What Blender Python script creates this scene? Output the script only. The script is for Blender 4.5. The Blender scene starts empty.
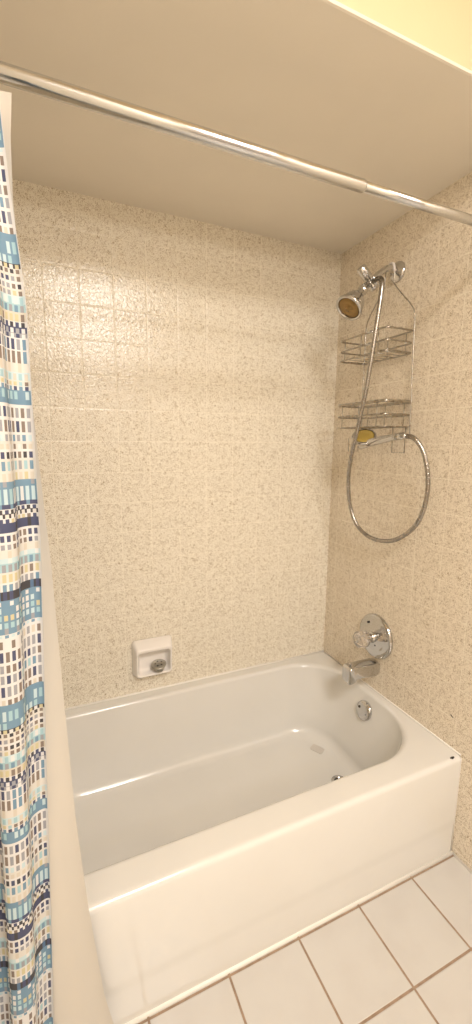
import bpy, bmesh, math, random
from mathutils import Vector, Matrix
random.seed(7)
SC = bpy.context.scene
C = SC.collection
PI = math.pi

# ------------------------------------------------------------------ camera
cam_d = bpy.data.cameras.new('camera')
cam_d.sensor_fit = 'VERTICAL'; cam_d.sensor_height = 24.0
cam_d.lens = 424.39 / 1024 * 24.0
cam_d.clip_start = 0.02
cam = bpy.data.objects.new('camera', cam_d); C.objects.link(cam)
_r = Vector((0.91459716, -0.40426712, 0.0089514)); _u = Vector((0.05748476, 0.15189943, 0.98672289)); _f = Vector((0.40025934, 0.90193939, -0.16216599))
m = Matrix((_r, _u, -_f)).transposed().to_4x4()
m.translation = Vector((-1.153, -1.5544, 1.334))
cam.matrix_world = m
SC.camera = cam

# ------------------------------------------------------------------ world, exposure, light
SC.view_settings.view_transform = 'Standard'
SC.view_settings.look = 'None'
SC.view_settings.gamma = 1.0
SC.view_settings.use_curve_mapping = False
SC.view_settings.exposure = 0.04
w = bpy.data.worlds.new('world'); SC.world = w; w.use_nodes = True
w.node_tree.nodes['Background'].inputs[0].default_value = (1.0, 0.9, 0.78, 1)
w.node_tree.nodes['Background'].inputs[1].default_value = 0.05
LIGHT_W = 7.2
LIGHT_COL = (1.0, 0.99, 0.975)
for i in range(4):                                    # the bathroom's vanity bulbs, on the wall behind the photographer
    ld = bpy.data.lights.new('vanity_bulb', 'POINT'); ld.energy = LIGHT_W; ld.color = LIGHT_COL
    ld.shadow_soft_size = 0.045
    lo = bpy.data.objects.new('vanity_bulb_light', ld); C.objects.link(lo)
    lo.location = (-0.95 + 0.15 * i, -3.12, 2.28)

ld = bpy.data.lights.new('ceiling_lamp', 'AREA'); ld.shape = 'DISK'; ld.size = 0.6; ld.energy = 41.0; ld.color = LIGHT_COL
lo = bpy.data.objects.new('ceiling_lamp_light', ld); C.objects.link(lo); lo.location = (-0.75, -2.3, 2.515)

# ------------------------------------------------------------------ helpers
def new_bm(): return bmesh.new()

def obj(name, bm, mats, parent=None, smooth=False, recalc=True):
    if recalc: bmesh.ops.recalc_face_normals(bm, faces=bm.faces)
    me = bpy.data.meshes.new(name); bm.to_mesh(me); bm.free()
    if not isinstance(mats, (list, tuple)): mats = [mats]
    for mm in mats: me.materials.append(mm)
    if smooth:
        for p in me.polygons: p.use_smooth = True
    o = bpy.data.objects.new(name, me); C.objects.link(o)
    if parent is not None: o.parent = parent
    return o

def tag(o, label=None, cat=None, group=None, kind=None):
    if label: o['label'] = label
    if cat: o['category'] = cat
    if group: o['group'] = group
    if kind: o['kind'] = kind
    return o

def empty(name, loc):
    o = bpy.data.objects.new(name, None); C.objects.link(o); o.location = loc
    o.empty_display_size = 0.02
    return o

def quad(bm, a, b, c, d, mi=0):
    f = bm.faces.new([bm.verts.new(p) for p in (a, b, c, d)]); f.material_index = mi; return f

def box(bm, x0, x1, y0, y1, z0, z1, bev=0.0):
    vs = [bm.verts.new((x, y, z)) for x in (x0, x1) for y in (y0, y1) for z in (z0, z1)]
    idx = [(0,1,3,2),(4,6,7,5),(0,4,5,1),(2,3,7,6),(0,2,6,4),(1,5,7,3)]
    fs = [bm.faces.new([vs[i] for i in f]) for f in idx]
    if bev:
        es = list({e for f in fs for e in f.edges})
        bmesh.ops.bevel(bm, geom=es, offset=bev, segments=3, affect='EDGES', profile=0.5)

def loft(bm, loops, closed=True, cap0=False, cap1=False, mi=0):
    rings = [[bm.verts.new(p) for p in L] for L in loops]
    n = len(rings[0])
    for a, b in zip(rings[:-1], rings[1:]):
        for i in range(n if closed else n - 1):
            j = (i + 1) % n
            f = bm.faces.new((a[i], a[j], b[j], b[i])); f.material_index = mi
    if cap0: bm.faces.new(rings[0]).material_index = mi
    if cap1: bm.faces.new(rings[-1]).material_index = mi
    return rings

def smooth_path(pts, n=8, cyc=False):
    P = [Vector(p) for p in pts]; out = []
    N = len(P)
    for i in range(N if cyc else N - 1):
        if cyc: p0, p1, p2, p3 = P[(i-1) % N], P[i], P[(i+1) % N], P[(i+2) % N]
        else:
            p1, p2 = P[i], P[i+1]
            p0 = P[i-1] if i > 0 else p1 * 2 - p2
            p3 = P[i+2] if i + 2 < N else p2 * 2 - p1
        for k in range(n):
            t = k / n
            out.append(0.5 * ((2*p1) + (p2-p0)*t + (2*p0-5*p1+4*p2-p3)*t*t + (-p0+3*p1-3*p2+p3)*t**3))
    if not cyc: out.append(P[-1])
    return out

def tube(bm, pts, r, seg=10, cyc=False, caps=True, sx=1.0, sy=1.0):
    P = [Vector(p) for p in pts]; N = len(P)
    rr = r if callable(r) else (lambda t: r)
    T = []
    for i in range(N):
        if cyc: t = P[(i+1) % N] - P[i-1]
        else: t = P[min(i+1, N-1)] - P[max(i-1, 0)]
        T.append(t.normalized())
    up = Vector((0, 0, 1)) if abs(T[0].z) < 0.9 else Vector((0, 1, 0))
    nrm = (up - T[0] * up.dot(T[0])).normalized()
    loops = []
    for i in range(N):
        nrm = (nrm - T[i] * nrm.dot(T[i])).normalized()
        bn = T[i].cross(nrm)
        R = rr(i / max(N - 1, 1))
        loops.append([P[i] + nrm * (R * sx * math.cos(a)) + bn * (R * sy * math.sin(a)) for a in [2*PI*k/seg for k in range(seg)]])
    if cyc: loops.append(loops[0])
    rings = loft(bm, loops, cap0=caps and not cyc, cap1=caps and not cyc)
    if cyc: bmesh.ops.remove_doubles(bm, verts=rings[0] + rings[-1], dist=1e-6)

def lathe(bm, prof, origin=(0, 0, 0), axis=(0, 0, 1), seg=32, cap0=True, cap1=True):
    """prof: list of (radius, height along axis)."""
    ax = Vector(axis).normalized()
    q = Vector((0, 0, 1)).rotation_difference(ax)
    O = Vector(origin)
    loops = [[O + q @ Vector((r*math.cos(2*PI*k/seg), r*math.sin(2*PI*k/seg), h)) for k in range(seg)] for r, h in prof]
    loft(bm, loops, cap0=cap0, cap1=cap1)

def rrect(x0, x1, y0, y1, rs, n=10, m=8):
    """rounded rectangle, corners in order (x1,y1) (x0,y1) (x0,y0) (x1,y0); rs radii; same count whatever the size"""
    r = rs if isinstance(rs, (list, tuple)) else (rs,)*4
    cs = [(x1-r[0], y1-r[0], r[0], 0), (x0+r[1], y1-r[1], r[1], PI/2), (x0+r[2], y0+r[2], r[2], PI), (x1-r[3], y0+r[3], r[3], 1.5*PI)]
    pts = []
    for k in range(4):
        cx, cy, rad, a0 = cs[k]
        arc = [(cx + rad*math.cos(a0 + i*PI/2/n), cy + rad*math.sin(a0 + i*PI/2/n)) for i in range(n+1)]
        pts += arc
        nx, ny, nr, na = cs[(k+1) % 4]
        q = (nx + nr*math.cos(na), ny + nr*math.sin(na)); p = arc[-1]
        pts += [(p[0]+(q[0]-p[0])*i/m, p[1]+(q[1]-p[1])*i/m) for i in range(1, m)]
    return pts

# ------------------------------------------------------------------ materials
def mat(name, col=(0.8, 0.8, 0.8), rough=0.5, metal=0.0, **kw):
    mt = bpy.data.materials.new(name); mt.use_nodes = True
    b = mt.node_tree.nodes['Principled BSDF']
    b.inputs['Base Color'].default_value = (*col, 1)
    b.inputs['Roughness'].default_value = rough
    b.inputs['Metallic'].default_value = metal
    for k, v in kw.items(): b.inputs[k].default_value = v
    return mt

class NG:
    def __init__(s, mt):
        s.t = mt.node_tree; s.n = s.t.nodes; s.b = s.n['Principled BSDF']
        s.tc = s.n.new('ShaderNodeTexCoord')
        s.sep = s.n.new('ShaderNodeSeparateXYZ'); s.t.links.new(s.tc.outputs['Object'], s.sep.inputs[0])
    def link(s, a, b): s.t.links.new(a, b)
    def put(s, inp, v):
        if hasattr(v, 'is_output') or isinstance(v, bpy.types.NodeSocket): s.link(v, inp)
        else: inp.default_value = v
    def math(s, op, a, b=0.0, c=0.0, clamp=False):
        n = s.n.new('ShaderNodeMath'); n.operation = op; n.use_clamp = clamp
        s.put(n.inputs[0], a); s.put(n.inputs[1], b); s.put(n.inputs[2], c)
        return n.outputs[0]
    def ramp(s, v, a, b, lo=0.0, hi=1.0):
        n = s.n.new('ShaderNodeMapRange'); n.interpolation_type = 'SMOOTHSTEP'
        s.put(n.inputs['Value'], v); n.inputs['From Min'].default_value = a; n.inputs['From Max'].default_value = b
        n.inputs['To Min'].default_value = lo; n.inputs['To Max'].default_value = hi
        return n.outputs[0]
    def noise(s, scale, detail=2.0, dist=0.0, rough=0.5, vec=None):
        n = s.n.new('ShaderNodeTexNoise'); n.inputs['Scale'].default_value = scale
        n.inputs['Detail'].default_value = detail; n.inputs['Distortion'].default_value = dist; n.inputs['Roughness'].default_value = rough
        s.link(vec if vec is not None else s.tc.outputs['Object'], n.inputs['Vector'])
        return n.outputs['Fac']
    def mix(s, f, a, b):
        n = s.n.new('ShaderNodeMix'); n.data_type = 'RGBA'
        s.put(n.inputs[0], f)
        for i, v in ((6, a), (7, b)):
            if isinstance(v, tuple): n.inputs[i].default_value = (*v, 1)
            else: s.link(v, n.inputs[i])
        return n.outputs[2]
    def bump(s, h, strength, dist, prev=None):
        n = s.n.new('ShaderNodeBump'); n.inputs['Strength'].default_value = strength; n.inputs['Distance'].default_value = dist
        s.link(h, n.inputs['Height'])
        if prev is not None: s.link(prev, n.inputs['Normal'])
        return n.outputs[0]
    def grid(s, ax1, o1, ax2, o2, t):
        """distance in metres to the nearest joint of a square tile grid"""
        d1 = s.math('PINGPONG', s.math('SUBTRACT', s.sep.outputs[ax1], o1 - 40*t), t/2)
        d2 = s.math('PINGPONG', s.math('SUBTRACT', s.sep.outputs[ax2], o2 - 40*t), t/2)
        return s.math('MINIMUM', d1, d2)

T = 0.1095                                             # wall tile module
ZT = 2.1006                                            # height of the topmost joint

def tile_wall(name, ax, off, tile=(0.89, 0.825, 0.70), speck=(0.47, 0.37, 0.24), grout=(0.90, 0.83, 0.70)):
    mt = mat(name, rough=0.2); g = NG(mt)
    d = g.grid(ax, off, 2, ZT, T)
    gm = g.ramp(d, 0.0005, 0.0014, 1.0, 0.0)           # 1 in the joint
    n1 = g.noise(185, 1.0, 2.2); n2 = g.noise(50, 2.0, 0.3); n3 = g.noise(300, 1.0, 0.8)
    thr = g.math('ADD', n1, g.math('MULTIPLY', g.math('SUBTRACT', n2, 0.5), 0.15))
    s1 = g.ramp(thr, 0.545, 0.585)
    s2 = g.math('MULTIPLY', g.ramp(n3, 0.60, 0.68), 0.45)
    sp = g.math('MULTIPLY', g.math('MAXIMUM', s1, s2), g.ramp(g.noise(60, 1), 0.3, 0.65, 0.55, 1.0))
    base = g.mix(g.math('MULTIPLY', sp, 1.0), tile, speck)
    base = g.mix(g.math('MULTIPLY', gm, 0.75), base, grout)
    g.link(base, g.b.inputs['Base Color'])
    g.link(g.math('ADD', g.math('MULTIPLY', gm, 0.45), 0.17), g.b.inputs['Roughness'])
    g.link(g.math('SUBTRACT', 0.5, g.math('MULTIPLY', gm, 0.35)), g.b.inputs['Specular IOR Level'])
    edge = g.ramp(d, 0.0006, 0.0045)
    b1 = g.bump(edge, 0.4, 0.0010)
    b2 = g.bump(g.noise(110, 2.0, 0.6), 0.7, 0.0020, b1)
    g.link(b2, g.b.inputs['Normal'])
    return mt

M = {}
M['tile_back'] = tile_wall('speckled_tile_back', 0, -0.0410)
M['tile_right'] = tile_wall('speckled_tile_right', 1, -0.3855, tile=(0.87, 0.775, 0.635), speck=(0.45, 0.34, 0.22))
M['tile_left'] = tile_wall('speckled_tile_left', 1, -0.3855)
def paint(name, col, rough=0.6):
    mt = mat(name, col, rough); g = NG(mt)
    g.link(g.bump(g.noise(140, 3), 0.15, 0.001), g.b.inputs['Normal'])
    n = g.noise(5, 2); g.link(g.mix(g.ramp(n, 0.3, 0.7), col, tuple(c*0.97 for c in col)), g.b.inputs['Base Color'])
    return mt
M['ceiling'] = paint('painted_ceiling', (0.90, 0.83, 0.72))
M['wall'] = paint('painted_wall', (0.40, 0.34, 0.29))
M['yellow_paint'] = paint('yellow_cream_paint', (0.79, 0.63, 0.40))
# floor tile
mf = mat('white_floor_tile', rough=0.3); g = NG(mf)
FT = 0.2055
d = g.grid(0, -0.189, 1, -0.749 - 0.2128, FT)
gm = g.ramp(d, 0.0022, 0.0034, 1.0, 0.0)
tc = g.mix(g.ramp(g.noise(9, 3), 0.35, 0.7), (0.61, 0.58, 0.54), (0.585, 0.55, 0.51))
gc = g.mix(g.ramp(g.noise(60, 2), 0.3, 0.7), (0.28, 0.19, 0.125), (0.36, 0.25, 0.17))
g.link(g.mix(gm, tc, gc), g.b.inputs['Base Color'])
g.link(g.math('ADD', g.math('MULTIPLY', gm, 0.5), 0.28), g.b.inputs['Roughness'])
g.link(g.bump(g.ramp(d, 0.002, 0.005), 0.6, 0.0015), g.b.inputs['Normal'])
M['floor'] = mf
# enamel
me_ = mat('white_tub_enamel', (0.84, 0.76, 0.66), 0.16, **{'Coat Weight': 0.3, 'Coat Roughness': 0.1}); g = NG(me_)
g.link(g.mix(g.ramp(g.noise(6, 3), 0.35, 0.7), (0.775, 0.75, 0.705), (0.76, 0.735, 0.69)), g.b.inputs['Base Color'])
g.link(g.bump(g.noise(12, 2), 0.1, 0.002), g.b.inputs['Normal'])
M['enamel'] = me_
M['ceramic'] = mat('glazed_white_ceramic', (0.88, 0.83, 0.78), 0.15)
M['caulk'] = mat('white_caulk', (0.88, 0.84, 0.77), 0.45)
def chrome(name, col=(0.60, 0.595, 0.59), rough=0.06, spots=False):
    mt = mat(name, col, rough, 1.0); g = NG(mt)
    g.link(g.ramp(g.noise(40, 3), 0.35, 0.75, rough, rough + 0.10), g.b.inputs['Roughness'])
    if spots: g.link(g.mix(g.ramp(g.noise(260, 2), 0.62, 0.70), col, tuple(c*0.5 for c in col)), g.b.inputs['Base Color'])
    return mt
M['chrome'] = chrome('polished_chrome')
M['rod'] = chrome('brushed_rod_steel', (0.64, 0.645, 0.65), 0.17)
M['wire'] = chrome('dull_chrome_wire', (0.42, 0.385, 0.33), 0.25)
M['hose'] = chrome('ribbed_hose_metal', (0.40, 0.375, 0.345), 0.22)
mh = M['hose']; g = NG(mh)
M['dark'] = mat('dark_hole', (0.03, 0.025, 0.02), 0.6)
M['nozzle'] = mat('amber_mineral_nozzle_face', (0.30, 0.19, 0.07), 0.25, 0.6)
M['yellow_face'] = mat('yellowed_spray_face', (0.50, 0.36, 0.09), 0.25, 0.2)
M['rubber'] = mat('pale_rubber_sleeve', (0.72, 0.66, 0.62), 0.5)
M['acrylic'] = mat('clear_acrylic', (0.95, 0.88, 0.80), 0.08, **{'Transmission Weight': 0.85, 'IOR': 1.49})
M['greymetal'] = mat('worn_grey_metal', (0.42, 0.40, 0.35), 0.35, 0.7)
M['patch'] = mat('grey_adhesive_patch', (0.66, 0.61, 0.55), 0.5)
M['liner'] = mat('cream_vinyl_liner', (0.62, 0.57, 0.495), 0.32, **{'Transmission Weight': 0.0, 'Subsurface Weight': 0.0})
mc = mat('woven_print_cloth', rough=0.8); g = NG(mc)
at = g.n.new('ShaderNodeAttribute'); at.attribute_name = 'pattern'
g.link(at.outputs['Color'], g.b.inputs['Base Color'])
g.link(g.bump(g.noise(900, 2), 0.2, 0.0006), g.b.inputs['Normal'])
M['cloth'] = mc

# ------------------------------------------------------------------ the room
XL, YF, HC, HM, YS = -1.526, -3.30, 2.10, 2.53, -0.813
bm = new_bm(); quad(bm, (XL, YF, 0), (0, YF, 0), (0, 0, 0), (XL, 0, 0))
tag(obj('floor', bm, M['floor']), kind='structure')
bm = new_bm(); quad(bm, (XL, 0, 0), (0, 0, 0), (0, 0, HM), (XL, 0, HM))
tag(obj('wall_back', bm, M['tile_back']), kind='structure')
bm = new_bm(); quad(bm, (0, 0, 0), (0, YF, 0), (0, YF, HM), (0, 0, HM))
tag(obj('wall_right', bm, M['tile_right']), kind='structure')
bm = new_bm(); quad(bm, (XL, 0, 0), (XL, 0, HM), (XL, YF, HM), (XL, YF, 0))
tag(obj('wall_left', bm, M['tile_left']), kind='structure')
bm = new_bm(); quad(bm, (XL, YF, 0), (XL, YF, HM), (0, YF, HM), (0, YF, 0))
tag(obj('wall_front', bm, M['wall']), kind='structure')
# ceiling: low part over the bath, the step's upright face, high part over the room, as one painted shell
bm = new_bm()
prof = [(0.0, HC), (YS + 0.006, HC), (YS + 0.002, HC + 0.001), (YS, HC + 0.005), (YS, HM), (YF, HM)]
loft(bm, [[(XL, y, z) for y, z in prof], [(0, y, z) for y, z in prof]], closed=False)
for f in bm.faces:
    if f.calc_center_median().z > HC + 0.02: f.material_index = 1
tag(obj('ceiling', bm, [M['ceiling'], M['yellow_paint']], recalc=False), kind='structure')
# caulk lines
def bead(name, a, b, r):
    bm = new_bm(); tube(bm, [Vector(a), Vector(b)], r, 8)
    tag(obj(name, bm, M['caulk'], smooth=True), kind='structure')
bm = new_bm()
loft(bm, [[(x, y, z) for y, z in ((-0.690, 0.4665), (-0.694, 0.4675), (-0.703, 0.462), (-0.700, 0.4605))] for x in (0.0005, -0.0009)], cap1=True)
o_ = obj('tile_nick', bm, M['dark'], bpy.data.objects['wall_right']); o_['label'] = 'small dark nick in the tile'
HT, WT = 0.357, 0.751
bead('trim_1', (-1.52, -0.746, 0.001), (-0.002, -0.746, 0.001), 0.006)
bead('trim_2', (-0.0005, -0.745, 0.0005), (-0.0005, -3.29, 0.0005), 0.0045)
bead('trim_3', (-1.52, -0.0015, HT), (-0.002, -0.0015, HT), 0.005)
bead('trim_4', (-0.0015, -0.002, HT), (-0.0015, -0.742, HT), 0.0025)
bead('trim_5', (-0.001, -0.743, 0.004), (-0.001, -0.743, HT - 0.01), 0.003)

# ------------------------------------------------------------------ bathtub
tub = empty('bathtub', (-0.763, -0.376, 0))
tag(tub, 'white enamel alcove bathtub with rounded end, set between tiled walls', 'bathtub')
def P(o, p): return Vector(p) - o.location
bm = new_bm()
def outer(yf, z, r=0.010, ins=0.0):
    return [(x, y, z) for x, y in rrect(-1.524 + ins, -0.002 - ins, yf, -0.002 - ins, (0.004, 0.004, r, r))]
loops = [outer(-0.746, 0.002), outer(-0.747, 0.095), outer(-0.7480, 0.110), outer(-0.7498, 0.125), outer(-WT, 0.140), outer(-WT, HT - 0.016)]
for k in range(1, 7):
    a = PI/2*k/6; rr_ = 0.014
    loops.append(outer(-(WT - rr_*(1-math.cos(a))), HT - rr_*(1-math.sin(a)), ins=0.004*(1-math.cos(a))))
def inner(x0, x1, y0, y1, z, rL, rB, rF):
    return [(x, y, z) for x, y in rrect(x0, x1, y0, y1, (rB, rL, rL, rF))]
X0, X1, Y0, Y1 = -1.455, -0.033, -0.667, -0.045
loops.append(outer(-0.733, HT, ins=0.010))
loops.append(inner(X0-0.010, X1+0.008, Y0-0.010, Y1+0.010, HT, 0.12, 0.20, 0.215))
for k in range(0, 7):
    a = PI/2*k/6; r_ = 0.016
    dx = -0.006 + r_*math.sin(a)*0.9
    loops.append(inner(X0+dx, X1-dx, Y0+dx, Y1-dx, HT - r_*(1-math.cos(a)), 0.12, 0.20, 0.21))
# walls slope in, then a generous floor fillet
zf = 0.062
def wall_at(s):      # s=0 top, 1 bottom
    return (X0+0.012+0.20*s, X1-0.012-0.065*s, Y0+0.012+0.050*s, Y1-0.012-0.040*s)
for s in (0.15, 0.35, 0.55, 0.75, 0.9):
    q = wall_at(s); z = HT - 0.02 - (HT - 0.02 - zf - 0.045)*s
    loops.append(inner(*q, z, 0.13, 0.19, 0.19))
q = wall_at(1.0)
for k in range(0, 9):
    a = PI/2*k/8; r_ = 0.045
    dx = r_*(1-math.cos(a)) ; dz = r_*math.sin(a)
    loops.append(inner(q[0]+dx*1.6, q[1]-dx, q[2]+dx, q[3]-dx, zf + r_ - dz, 0.13, 0.17, 0.17))
fx0, fx1, fy0, fy1 = q[0]+0.072, q[1]-0.045, q[2]+0.045, q[3]-0.045
for ins, dz in ((0.04, 0.001), (0.09, 0.002), (0.15, 0.003)):
    loops.append(inner(fx0+ins, fx1-ins, fy0+ins, fy1-ins, zf-dz, max(0.13-ins, 0.03), max(0.17-ins, 0.03), max(0.17-ins, 0.03)))
loops = [[P(tub, p) for p in L] for L in loops]
loft(bm, loops, cap1=True)
sh = obj('shell', bm, M['enamel'], tub, smooth=True)
bpy.context.view_layer.update()

# overflow plate on the end wall
bm = new_bm(); nrm = Vector((-1, 0, 0.28)).normalized()
oc = Vector((-0.061, -0.364, 0.291))
lathe(bm, [(0.037, -0.004), (0.0375, 0.004), (0.036, 0.008), (0.031, 0.0105), (0.015, 0.012), (0.004, 0.0123)], P(tub, oc), nrm, 40)
op = obj('overflow_plate', bm, M['chrome'], tub, smooth=True)
for sgn in (-1, 1):
    bm = new_bm()
    q_ = Vector((0, 0, 1)).rotation_difference(nrm)
    c_ = oc + Vector((0, 0.019*sgn, 0.006*sgn)) + nrm*0.011
    lathe(bm, [(0.0048, 0), (0.0046, 0.0015), (0.002, 0.0022)], P(tub, c_), nrm, 14)
    s_ = obj('screw', bm, M['dark'], op, smooth=True); s_['label'] = 'dark screw head'
# drain
bm = new_bm()
lathe(bm, [(0.030, 0.0), (0.030, 0.003), (0.026, 0.004), (0.021, 0.0025), (0.019, -0.002)], P(tub, (-0.205, -0.412, zf-0.001)), (0, 0, 1), 36, cap0=False, cap1=False)
dr = obj('drain', bm, M['chrome'], tub, smooth=True)
bm = new_bm(); lathe(bm, [(0.0215, 0.0), (0.019, 0.0012), (0.006, 0.0012), (0.004, 0.003)], P(tub, (-0.205, -0.412, zf-0.0005)), (0, 0, 1), 28)
s_ = obj('drain_opening', bm, M['dark'], dr, smooth=True); s_['label'] = 'dark open drain hole'
# square adhesive residue on the floor of the tub
bm = new_bm()
cx, cy, a0 = -0.175, -0.228, 0.5
pts = [(cx + x*math.cos(a0) - y*math.sin(a0), cy + x*math.sin(a0) + y*math.cos(a0)) for x, y in rrect(-0.027, 0.027, -0.027, 0.027, 0.007, 4, 2)]
loft(bm, [[P(tub, (x, y, zf+0.0002)) for x, y in pts], [P(tub, (x, y, zf+0.0012)) for x, y in pts]], cap1=True)
s_ = obj('adhesive_patch', bm, M['patch'], tub); s_['label'] = 'square grey adhesive patch on the tub floor'
# chip in the enamel at the outer corner
bm = new_bm()
pts = [(-0.046, -0.739), (-0.039, -0.7435), (-0.030, -0.742), (-0.027, -0.738), (-0.034, -0.7355), (-0.043, -0.7365)]
loft(bm, [[P(tub, (x, y, HT-0.002)) for x, y in pts], [P(tub, (x, y, HT+0.0006)) for x, y in pts]], cap1=True)
s_ = obj('enamel_chip', bm, M['dark'], tub); s_['label'] = 'small dark chip in the rim at the outer corner'

# ------------------------------------------------------------------ shower curtain rod
rod = empty('shower_curtain_rod', (-0.763, -0.75, 1.870))
tag(rod, 'silver telescoping shower curtain rod spanning the bath alcove', 'curtain rod')
bm = new_bm()
def along(prof, x0):   # prof (radius, x)
    lathe(bm, [(r, x) for r, x in prof], P(rod, (0, -0.75, 1.870)), (1, 0, 0), 32)
along([(0.0125, -1.520), (0.0125, -0.512), (0.0121, -0.509), (0.0108, -0.507)], 0)
obj('outer_tube', bm, M['rod'], rod, smooth=True)
bm = new_bm(); lathe(bm, [(0.0103, -0.52), (0.0103, -0.006)], P(rod, (0, -0.75, 1.870)), (1, 0, 0), 32)
obj('inner_tube', bm, M['rod'], rod, smooth=True)
for x, sg in ((-1.525, 1), (-0.001, -1)):
    bm = new_bm(); lathe(bm, [(0.024, 0), (0.024, 0.006), (0.016, 0.014), (0.0135, 0.024)], P(rod, (x, -0.75, 1.870)), (sg, 0, 0), 28)
    obj('end_cap', bm, M['rubber'], rod, smooth=True)

# ------------------------------------------------------------------ curtain and liner
def lerp_table(tb, z):
    if z >= tb[0][0]: return tb[0][1]
    for (z0, v0), (z1, v1) in zip(tb[:-1], tb[1:]):
        if z0 >= z >= z1:
            t = (z0 - z)/(z0 - z1); return v0 + (v1 - v0)*t
    return tb[-1][1]
CR = (0.78, 0.74, 0.67); WH = (0.82, 0.80, 0.77)
NV = (0.085, 0.095, 0.17); SL = (0.20, 0.33, 0.44); AQ = (0.42, 0.62, 0.66); LA = (0.62, 0.76, 0.78)
YE = (0.68, 0.60, 0.36); BR = (0.27, 0.21, 0.17); GY = (0.38, 0.38, 0.40); BE = (0.72, 0.65, 0.54); BK = (0.07, 0.065, 0.07); DB = (0.12, 0.2, 0.32)
# bands from the top of one repeat down: (height, gap colour, cell colours, row joint height, cell share)
BANDS = [
 (0.020, WH, [GY, NV, GY, BR], 0.005), (0.022, WH, [BR, GY, BR, NV], 0.005), (0.014, WH, [GY, SL, LA, GY], 0.004),
 (0.012, CR, [BE, WH, BR, BE], 0.004), (0.014, WH, [NV, BK, BR, BK], 0.004), (0.018, CR, [AQ, SL, AQ, GY], 0.004), (0.016, CR, [BE, YE, BE, BE], 0.004),
 (0.008, SL, [SL, GY, SL], 0), (0.026, SL, [LA, AQ, WH, LA], 0.003), (0.007, NV, [SL, NV], 0), (0.007, WH, [NV, BK], 0.001), (0.007, BK, [WH, CR], 0.001), (0.007, WH, [NV, BR, YE], 0.001),
 (0.015, NV, [NV, NV, BK], 0.0), (0.014, WH, [NV, BR, NV], 0.004), (0.012, WH, [GY, NV, BR], 0.004), (0.013, CR, [BE, CR], 0.002),
 (0.008, LA, [LA, WH], 0), (0.014, AQ, [GY, SL, GY], 0.002), (0.016, CR, [YE, YE, BR, YE], 0.003), (0.014, WH, [GY, GY, SL], 0.003),
 (0.014, BK, [NV, DB, BK], 0), (0.009, SL, [WH, SL], 0.002), (0.012, SL, [LA, WH, SL], 0.003), (0.012, SL, [YE, AQ, WH], 0.003), (0.012, SL, [LA, AQ, LA], 0.003), (0.010, SL, [SL, GY], 0), (0.006, WH, [SL, LA], 0.001),
 (0.018, WH, [BR, WH, GY, BE], 0.005), (0.022, WH, [GY, NV, BR, GY], 0.005), (0.018, WH, [BR, GY, NV], 0.005), (0.018, WH, [NV, AQ, SL, GY], 0.004), (0.022, WH, [NV, BR, GY], 0.005), (0.014, WH, [BR, BE, BR], 0.005),
 (0.008, SL, [SL], 0), (0.020, SL, [LA, SL, AQ], 0.003), (0.014, SL, [SL, AQ, LA], 0.003), (0.007, BK, [WH, YE], 0.001), (0.007, CR, [BR, BK], 0.001),
 (0.011, CR, [BR, GY, NV], 0.004), (0.011, WH, [GY, BK, BR], 0.004), (0.010, CR, [YE, GY, BR], 0.003), (0.012, LA, [AQ, WH], 0.002), (0.012, AQ, [SL, GY], 0.002), (0.014, BE, [YE, YE, BR], 0.003),
 (0.008, WH, [NV, BK], 0.001), (0.009, NV, [WH, GY], 0.002), (0.007, GY, [NV, WH], 0.001), (0.018, WH, [SL, GY, NV], 0.002), (0.020, WH, [BR, SL, BR], 0.002), (0.014, CR, [CR, BE], 0),
 (0.012, LA, [AQ, BE], 0.002), (0.008, CR, [YE, BR, AQ], 0.002), (0.007, WH, [SL, NV], 0.001), (0.014, SL, [LA, SL, AQ], 0.002), (0.008, SL, [SL], 0)]
tot = sum(b[0] for b in BANDS); BANDS = [(b[0]*0.715/tot, b[1], b[2], b[3]) for b in BANDS]
def band_rows(ztop, zbot):
    """list of (z_hi, z_lo, band index, is_joint)"""
    rows = []; z = 1.388 + 0.715; k = 0
    while z > zbot:
        h, gc_, cc, j = BANDS[k % len(BANDS)]
        if j > 0: parts_ = [(z, z - j, True), (z - j, z - h, False)]
        else: parts_ = [(z, z - h, False)]
        for a, b, isj in parts_:
            n = max(1, math.ceil((a - b)/0.011))
            for i in range(n):
                za, zb = a - (a-b)*i/n, a - (a-b)*(i+1)/n
                if za <= ztop + 1e-6 and zb >= zbot - 1e-6: rows.append((za, zb, k % len(BANDS), isj))
        z -= h; k += 1
    return rows
EDGE = [(1.83, -1.186), (1.70, -1.180), (1.60, -1.172), (1.54, -1.168), (1.17, -1.170), (0.73, -1.186), (0.365, -1.198), (0.08, -1.21)]
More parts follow.
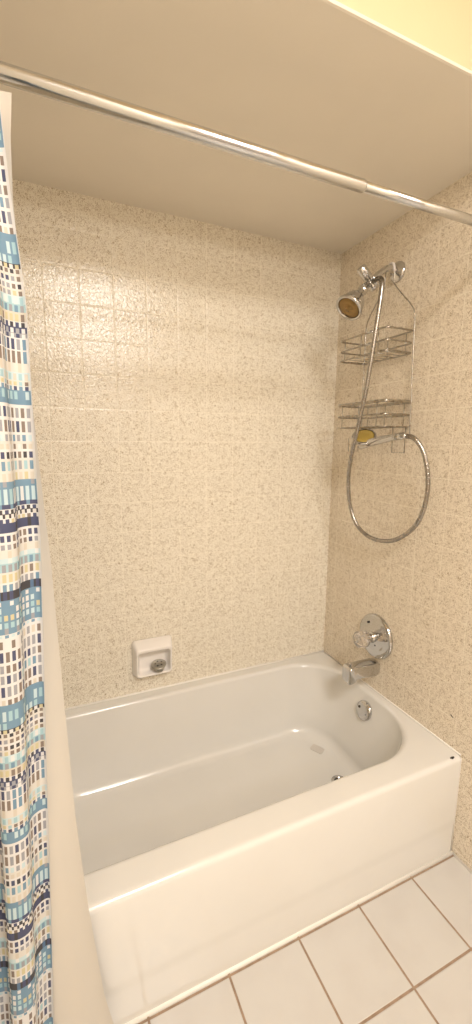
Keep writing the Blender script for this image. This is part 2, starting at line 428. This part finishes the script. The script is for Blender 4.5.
def hanging(name, mt, ztop, zbot, edge, x_end, yc, amp, pitch, phase, pattern, parent=None):
    """a bunched cloth hanging in folds from the rod"""
    nx = 900
    def pos(t, z):   # t 0..1 across
        xe = lerp_table(edge, z)
        x = xe + (x_end - xe)*t
        dist = (lerp_table(edge, 1.2) - x_end)*t
        down = (ztop - z)/(ztop - zbot)
        A = amp*(0.55 + 0.45*min(1, down*3))
        ph = 2*PI*dist/pitch + phase + 0.2*math.sin(down*2.2 + dist*9)
        y = yc(z) + A*math.sin(ph) + 0.18*A*math.sin(ph*0.5 + 1 + down)
        x += 0.32*A*math.sin(2*ph)*min(1, dist/0.03)
        return Vector((x, y, z))
    # arc-length table at mid height
    ps = [pos(i/nx, 1.0) for i in range(nx+1)]; L = [0]
    for a, b in zip(ps[:-1], ps[1:]): L.append(L[-1] + (b - a).length)
    def t_at(s):
        lo, hi = 0, nx
        while hi - lo > 1:
            md = (lo+hi)//2
            if L[md] <= s: lo = md
            else: hi = md
        return (lo + (s - L[lo])/max(L[hi]-L[lo], 1e-9))/nx
    cols = []; s = 0.0; k = 0
    if pattern:
        cols.append((0, 0.002, -1)); s = 0.002
        while s < L[-1] - 0.014:
            gp = 0.0034; cw = 0.0054
            cols += [(s, s+gp, ('g', k)), (s+gp, s+gp+cw/2, ('c', k)), (s+gp+cw/2, s+gp+cw, ('c', k))]; s += gp + cw; k += 1
        rows = band_rows(ztop, zbot)
    else:
        n = 110; cols = [(L[-1]*i/n, L[-1]*(i+1)/n, 0) for i in range(n)]
        n = 60; rows = [(ztop - (ztop-zbot)*i/n, ztop - (ztop-zbot)*(i+1)/n, 0, False) for i in range(n)]
    bm = new_bm(); cl = bm.loops.layers.float_color.new('pattern') if pattern else None
    zs = [rows[0][0]] + [r[1] for r in rows]; ss = [cols[0][0]] + [c[1] for c in cols]
    V = [[bm.verts.new(pos(min(t_at(s_), 1), z)) for s_ in ss] for z in zs]
    for i, r in enumerate(rows):
        for j, c in enumerate(cols):
            f = bm.faces.new((V[i][j], V[i][j+1], V[i+1][j+1], V[i+1][j]))
            if pattern:
                h, gc_, cc, jt = BANDS[r[2]]
                if c[2] == -1: col = WH
                elif r[3] or c[2][0] == 'g': col = gc_
                else: col = cc[(c[2][1]*7 + (c[2][1]//3)*2 + r[2]) % len(cc)]
                for lp in f.loops: lp[cl] = (col[0]*0.82, col[1]*0.82, col[2]*0.83, 1)
    return obj(name, bm, mt, parent, smooth=True, recalc=False)
cur = empty('shower_curtain', (-1.35, -0.82, 0.08))
tag(cur, 'shower curtain printed with blue, navy, aqua and yellow woven blocks, gathered at the left', 'shower curtain')
c_ = hanging('printed_panel', M['cloth'], 1.815, 0.09, EDGE, -1.50, lambda z: -0.825 + 0.035*max(0, (z-1.4)/0.42), 0.024, 0.088, 0.72, True)
c_.parent = cur; c_.matrix_parent_inverse = Matrix.Translation(-cur.location)
LEDGE = [(1.84, -1.170), (1.795, -1.175), (1.698, -1.178), (1.554, -1.173), (1.40, -1.170), (1.234, -1.163), (1.129, -1.157), (0.866, -1.150), (0.616, -1.142), (0.41, -1.129), (0.162, -1.106), (0.05, -1.085)]
ln = hanging('shower_curtain_liner', M['liner'], 1.848, 0.05, LEDGE, -1.50, lambda z: -0.752 - 0.034*min(1, (1.83-z)/1.2), 0.007, 0.125, 0.6, False)
tag(ln, 'plain cream vinyl shower liner hanging between the patterned curtain and tub', 'shower liner')
for i in range(5):
    bm = new_bm(); x = -1.22 - 0.065*i
    ring = [(x + 0.002*math.sin(a), -0.752 + 0.020*math.sin(a), 1.850 + 0.030*math.cos(a)) for a in [2*PI*k/28 for k in range(28)]]
    tube(bm, ring, 0.0016, 8, cyc=True)
    tag(obj('curtain_ring', bm, M['chrome'], smooth=True), ['rightmost thin metal ring holding the curtain on the rod', 'second thin metal curtain ring from the right on the rod', 'middle thin metal curtain ring on the rod', 'second thin metal curtain ring from the left wall', 'thin metal curtain ring nearest the left wall'][i], 'curtain ring', 'curtain rings on the rod')

# ------------------------------------------------------------------ shower head and arm
AY = -0.332
arm = empty('overhead_shower', (0, AY, 1.925))
tag(arm, 'overhead chrome shower with brown face on a bent arm high on the right wall', 'shower head')
bm = new_bm(); lathe(bm, [(0.034, 0.0), (0.033, 0.005), (0.027, 0.010), (0.014, 0.013), (0.011, 0.017)], P(arm, (-0.0005, AY+0.006, 1.922)), (-1, 0, 0), 36)
obj('wall_flange', bm, M['chrome'], arm, smooth=True)
bm = new_bm()
tube(bm, [P(arm, p) for p in smooth_path([(-0.008, AY+0.006, 1.922), (-0.035, AY, 1.926), (-0.06, AY, 1.921), (-0.085, AY, 1.903), (-0.118, AY, 1.878)], 6)], 0.0105, 18)
obj('arm', bm, M['chrome'], arm, smooth=True)
bm = new_bm()                                       # diverter body crossing the arm
dv = Vector((-0.125, AY, 1.873)); da = Vector((-0.62, 0.10, 0.62)).normalized()
lathe(bm, [(0.013, -0.032), (0.0165, -0.029), (0.0165, -0.010), (0.0135, -0.008), (0.0135, 0.010), (0.0165, 0.012), (0.0165, 0.050), (0.014, 0.055), (0.006, 0.056)], P(arm, dv), da, 26)
dvo = obj('diverter', bm, M['chrome'], arm, smooth=True)
bm = new_bm()
lathe(bm, [(0.0085, 0), (0.0085, 0.024), (0.012, 0.026), (0.012, 0.036), (0.008, 0.038)], P(arm, dv + Vector((0, 0, 0))), (0.25, -0.85, -0.35), 20)
obj('diverter_lever', bm, M['chrome'], dvo, smooth=True)
hd = Vector((-0.67, -0.09, -0.74)).normalized()
hs = dv + Vector((-0.017, -0.006, -0.016))
bm = new_bm()
SCL = 1.14
def sc_(pr): return [(r*SCL, h*SCL) for r, h in pr]
lathe(bm, sc_([(0.010, 0.0), (0.010, 0.016), (0.0145, 0.018), (0.0145, 0.028), (0.011, 0.031), (0.0125, 0.036), (0.014, 0.041), (0.012, 0.047), (0.017, 0.051), (0.024, 0.058), (0.030, 0.069), (0.034, 0.082), (0.0365, 0.094), (0.0400, 0.097), (0.0410, 0.101), (0.0395, 0.105), (0.0345, 0.1055), (0.033, 0.100)]), P(arm, hs), hd, 40, cap1=False)
obj('spray_bell', bm, M['chrome'], arm, smooth=True)
bm = new_bm(); lathe(bm, sc_([(0.0338, 0.100), (0.030, 0.1035), (0.018, 0.105), (0.010, 0.1045), (0.0085, 0.1065), (0.003, 0.107)]), P(arm, hs), hd, 36)
f_ = obj('nozzle_face', bm, M['nozzle'], arm, smooth=True); f_['label'] = 'brown stained nozzle face'

# ------------------------------------------------------------------ hand shower and hose
hh = empty('hand_shower', (-0.08, -0.38, 1.34))
tag(hh, 'chrome hand shower with yellowed face lying under the lower rack, looped metal hose', 'hand shower')
hdl = [(-0.086, -0.285, 1.326), (-0.085, -0.32, 1.334), (-0.084, -0.36, 1.342), (-0.083, -0.41, 1.350), (-0.083, -0.455, 1.357)]
bm = new_bm()
def hr(t): return 0.0145 - 0.004*t + 0.002*math.sin(t*PI)
tube(bm, [P(hh, p) for p in smooth_path(hdl, 6)], hr, 20)
obj('handle', bm, M['chrome'], hh, smooth=True)
bm = new_bm()
e1 = Vector((-0.083, -0.455, 1.357)); ed = Vector((0, -1, 0.06)).normalized()
lathe(bm, [(0.0105, -0.006), (0.0125, -0.004), (0.0125, 0.004), (0.0100, 0.006), (0.0100, 0.010), (0.0125, 0.012), (0.0125, 0.032), (0.010, 0.036), (0.008, 0.045)], P(hh, e1), ed, 22)
obj('hose_nut', bm, M['chrome'], hh, smooth=True)
fn = Vector((-0.46, -0.44, 0.77)).normalized(); fc = Vector((-0.088, -0.302, 1.357))
bm = new_bm()
lathe(bm, [(0.012, -0.030), (0.026, -0.023), (0.039, -0.011), (0.043, -0.002), (0.0440, 0.003), (0.042, 0.006), (0.037, 0.006)], P(hh, fc), fn, 36, cap1=False)
obj('spray_body', bm, M['chrome'], hh, smooth=True)
bm = new_bm(); lathe(bm, [(0.0375, 0.0045), (0.031, 0.0075), (0.014, 0.0090), (0.003, 0.0092)], P(hh, fc), fn, 32)
f_ = obj('spray_face', bm, M['yellow_face'], hh, smooth=True); f_['label'] = 'yellowed spray face'
HP = [(-0.083, -0.498, 1.359), (-0.076, -0.528, 1.350), (-0.062, -0.556, 1.305), (-0.05, -0.57, 1.221), (-0.048, -0.564, 1.14), (-0.046, -0.532, 1.068), (-0.044, -0.465, 1.010), (-0.042, -0.394, 0.983), (-0.042, -0.312, 0.981), (-0.055, -0.252, 1.018), (-0.07, -0.222, 1.094), (-0.105, -0.248, 1.196), (-0.140, -0.300, 1.285), (-0.160, -0.350, 1.38), (-0.158, -0.382, 1.513), (-0.153, -0.402, 1.672), (-0.146, -0.412, 1.800), (-0.140, -0.403, 1.853), (-0.128, -0.352, 1.868)]
bm = new_bm()
hp = smooth_path(HP, 40)
tube(bm, [P(hh, p) for p in hp], lambda t: 0.0072 + 0.0005*(1 if int(t*720) % 2 else -1), 12)
obj('hose', bm, M['hose'], hh, smooth=True)

# ------------------------------------------------------------------ shower caddy
cad = empty('shower_caddy', (-0.03, -0.32, 1.35))
tag(cad, 'two tier chrome wire shower caddy hung from the shower arm', 'shower caddy')
def wire(name, pts, r=0.0019, cyc=False, n=1, part=None, m_='wire', sm=True):
    bm = new_bm()
    for pp in pts:
        tube(bm, [P(cad, p) for p in (smooth_path(pp, 6) if sm else pp)], r, 8, cyc=cyc)
    return obj(name, bm, M[m_], part or cad, smooth=True)
YL, YR = -0.194, -0.437
XB, XF = -0.012, -0.132
hook = [(-0.030, AY-0.010, 1.885), (-0.032, AY-0.011, 1.915), (-0.034, AY-0.006, 1.939), (-0.034, AY+0.010, 1.942), (-0.032, AY+0.030, 1.93), (-0.030, AY+0.036, 1.885)]
side = [(-0.030, AY-0.010, 1.892), (-0.029, AY-0.012, 1.874), (-0.024, -0.380, 1.830), (-0.018, -0.410, 1.796), (-0.014, -0.424, 1.772), (-0.012, -0.429, 1.745), (-0.012, -0.430, 1.70), (-0.012, -0.434, 1.60), (-0.012, -0.440, 1.45), (-0.012, -0.443, 1.352)]
side2 = [(-0.030, AY+0.036, 1.892), (-0.028, AY+0.038, 1.872), (-0.022, -0.252, 1.838), (-0.016, -0.212, 1.802), (-0.013, -0.194, 1.778), (-0.012, -0.190, 1.745), (-0.012, -0.190, 1.70), (-0.012, -0.191, 1.60), (-0.012, -0.194, 1.45), (-0.012, -0.196, 1.352)]
wire('frame', [hook, side, side2], 0.0022)
bm = new_bm(); tube(bm, [P(cad, p) for p in smooth_path(hook[1:5], 5)], 0.0045, 12)
s_ = obj('hook_sleeve', bm, M['rubber'], cad, smooth=True); s_['label'] = 'pale rubber sleeve'
def rail(z, yl, yr, x0, x1, r, flat=1.0):
    c = rrect(min(x0, x1), max(x0, x1), min(yl, yr), max(yl, yr), 0.018, 5, 6)
    bm = new_bm()
    loops = []
    tube(bm, [P(cad, (x, y, z)) for x, y in c], r, 8, cyc=True, sx=flat)
    return bm
def basket(zs, flats, yl, yr, wires):
    bm = rail(zs[0], yl, yr, XB, XF, 0.0026, flats[0]); bk = obj('basket', bm, M['wire'], cad, smooth=True)
    for z, fl in zip(zs[1:], flats[1:]):
        obj('rail', rail(z, yl, yr, XB, XF, 0.0023, fl), M['wire'], bk, smooth=True)
    bm = new_bm(); zb = zs[-1]
    for k in range(wires):                          # the floor grid: wires front to back, each bent up to the top rail
        y = yr + (yl - yr)*(k + 0.5)/wires
        tube(bm, [P(cad, p) for p in ((XB, y, zb + 0.0), (XF, y, zb))], 0.0012, 6)
    for y in (yr + 0.035, (yl+yr)/2, yl - 0.035):
        tube(bm, [P(cad, p) for p in ((XF, y, zs[0]), (XF, y, zb))], 0.0014, 6)
        tube(bm, [P(cad, p) for p in ((XB, y, zs[0]), (XB, y, zb))], 0.0014, 6)
    obj('basket_grid', bm, M['wire'], bk, smooth=True)
basket([1.705, 1.667, 1.634], [1.2, 1.2, 1.2], YL + 0.004, YR + 0.005, 7)
basket([1.474, 1.431, 1.391], [2.0, 1.6, 0.8], YL + 0.002, YR - 0.008, 7)
for pts in ([(-0.028, -0.380, 1.391), (-0.028, -0.382, 1.303), (-0.028, -0.440, 1.303), (-0.028, -0.440, 1.391)],
            [(-0.080, -0.206, 1.352), (-0.080, -0.208, 1.304), (-0.038, -0.212, 1.304), (-0.038, -0.212, 1.391)]):   # hooks under the lower basket
    wire('hook', [pts], 0.0019, sm=False)
for y, z in ((-0.355, 1.712), (-0.350, 1.674)):     # short chrome beads along the front rails
    bm = new_bm(); lathe(bm, [(0.003, -0.012), (0.0045, -0.011), (0.0045, 0.011), (0.003, 0.012)], P(cad, (XF, y, z - 0.007)), (0, 1, 0), 14)
    obj('clamp', bm, M['chrome'], cad, smooth=True)

# ------------------------------------------------------------------ valve trim
VY, VZ = -0.340, 0.583
vv = empty('shower_valve', (0, VY, VZ))
tag(vv, 'round chrome tub valve plate with clear acrylic knob on the right wall', 'faucet valve')
bm = new_bm(); lathe(bm, [(0.088, 0.001), (0.088, 0.007), (0.085, 0.013), (0.077, 0.0150), (0.066, 0.0135), (0.055, 0.015), (0.030, 0.019), (0.022, 0.021)], P(vv, (0, VY, VZ)), (-1, 0, 0), 56)
ep = obj('escutcheon', bm, M['chrome'], vv, smooth=True)
for dy, dz in ((0.035, 0.047), (-0.012, -0.030)):
    bm = new_bm(); lathe(bm, [(0.0045, 0), (0.0042, 0.002), (0.001, 0.003)], P(vv, (-0.0165, VY+dy, VZ+dz)), (-1, 0, 0), 12)
    s_ = obj('screw', bm, M['dark'], ep, smooth=True); s_['label'] = 'dark screw head'
bm = new_bm(); lathe(bm, [(0.021, 0.018), (0.021, 0.030), (0.017, 0.031), (0.017, 0.040), (0.0195, 0.041), (0.0195, 0.050), (0.012, 0.051), (0.012, 0.062)], P(vv, (0, VY, VZ)), (-1, 0, 0), 32)
obj('stem', bm, M['chrome'], vv, smooth=True)
bm = new_bm()
prof = [(0.016, 0.048), (0.027, 0.053), (0.031, 0.062), (0.0325, 0.080), (0.030, 0.092), (0.023, 0.098), (0.008, 0.099)]
loops = []
for r, h in prof:
    loops.append([P(vv, (-h, VY + r*(1+0.045*math.cos(8*a))*math.cos(a), VZ + r*(1+0.045*math.cos(8*a))*math.sin(a))) for a in [2*PI*k/64 for k in range(64)]])
loft(bm, loops, cap0=True, cap1=True)
kb = obj('knob', bm, M['acrylic'], vv, smooth=True); kb['label'] = 'clear acrylic knob'
bm = new_bm(); lathe(bm, [(0.010, 0.0992), (0.010, 0.1005), (0.004, 0.101)], P(vv, (0, VY, VZ)), (-1, 0, 0), 20)
obj('knob_cap', bm, M['chrome'], kb, smooth=True)

# ------------------------------------------------------------------ tub spout
SY = -0.345
sp = empty('tub_spout', (0, SY, 0.46))
tag(sp, 'chrome boxy tub spout below the round valve plate', 'tub spout')
def sect(x, zt, zb, hw, r=0.006):
    zt += x*0.04; zb += x*0.02
    return [P(sp, (x*0.93, SY + a, b)) for a, b in rrect(-hw, hw, zb, zt, r, 4, 2)]
bm = new_bm()
loops = [sect(-0.0005, 0.482, 0.433, 0.024, 0.014), sect(-0.006, 0.485, 0.430, 0.0255, 0.014), sect(-0.02, 0.486, 0.429, 0.027, 0.010), sect(-0.06, 0.488, 0.434, 0.0265, 0.008), sect(-0.10, 0.490, 0.438, 0.026, 0.007), sect(-0.118, 0.491, 0.439, 0.0255, 0.006), sect(-0.124, 0.4915, 0.430, 0.025, 0.006), sect(-0.128, 0.492, 0.4245, 0.025, 0.006), sect(-0.150, 0.4925, 0.4225, 0.0245, 0.006), sect(-0.156, 0.490, 0.425, 0.0225, 0.006), sect(-0.158, 0.487, 0.429, 0.0200, 0.005)]
loft(bm, loops, cap0=True, cap1=True)
obj('spout_body', bm, M['chrome'], sp, smooth=True)
bm = new_bm(); lathe(bm, [(0.003, 0), (0.003, 0.005), (0.0055, 0.006), (0.0055, 0.012), (0.003, 0.0135)], P(sp, (-0.129, SY, 0.485)), (0, 0, 1), 16)
obj('diverter_pin', bm, M['chrome'], sp, smooth=True)

# ------------------------------------------------------------------ soap dish
sd = empty('soap_dish', (-0.818, 0, 0.43))
tag(sd, 'white ceramic soap dish set into the back wall above the tub', 'soap dish')
DX0, DX1, DZ0, DZ1 = -0.897, -0.740, 0.430, 0.578
bm = new_bm()
def dl(ins, yf, top=0.0, r=0.014, bot=0.0):
    out = []
    for x, z in rrect(DX0+ins, DX1-ins, DZ0+ins+bot, DZ1-ins-top, r, 6, 6):
        t = (z - DZ0)/(DZ1-DZ0)
        y = yf(t) if callable(yf) else yf
        out.append(P(sd, (x, y, z)))
    return out
fr = lambda t: -0.040 - 0.016*max(0, t-0.5)*2
loops = [dl(0, -0.001), dl(0.0005, -0.006), dl(0.009, lambda t: fr(t)+0.004, 0.011), dl(0.0105, lambda t: fr(t)+0.001, 0.013), dl(0.012, fr, 0.015), dl(0.0145, fr, 0.018, bot=-0.001), dl(0.0165, lambda t: fr(t)+0.002, 0.0205, 0.012), dl(0.0175, lambda t: fr(t)+0.008, 0.022, 0.012), dl(0.020, -0.018, 0.022, 0.012), dl(0.024, -0.009, 0.022, 0.012), dl(0.032, -0.007, 0.022, 0.010)]
loft(bm, loops, cap0=True, cap1=True)
obj('dish_body', bm, M['ceramic'], sd, smooth=True)
# small worn metal disc left in the dish
st = empty('drain_strainer', (-0.800, -0.027, 0.4560))
tag(st, 'small worn grey metal disc with dark holes lying in the soap dish', 'drain strainer')
bm = new_bm(); nn = Vector((-0.10, -0.20, 0.97)).normalized(); sc = Vector((-0.801, -0.034, 0.4780))
lathe(bm, [(0.014, -0.024), (0.019, -0.022), (0.019, -0.010), (0.023, -0.006), (0.023, -0.003), (0.028, -0.002), (0.0295, 0.0015), (0.027, 0.004), (0.018, 0.0055), (0.006, 0.006)], P(st, sc), nn, 30)
db = obj('disc', bm, M['greymetal'], st, smooth=True)
q_ = Vector((0, 0, 1)).rotation_difference(nn)
for k in range(5):
    a = 2*PI*k/5 + 0.4; bm = new_bm()
    c_ = sc + q_ @ Vector((0.013*math.cos(a), 0.013*math.sin(a), 0.0056))
    lathe(bm, [(0.0034, 0), (0.0030, 0.0006)], P(st, c_), nn, 10)
    h_ = obj('hole', bm, M['dark'], db); h_['label'] = 'dark hole'
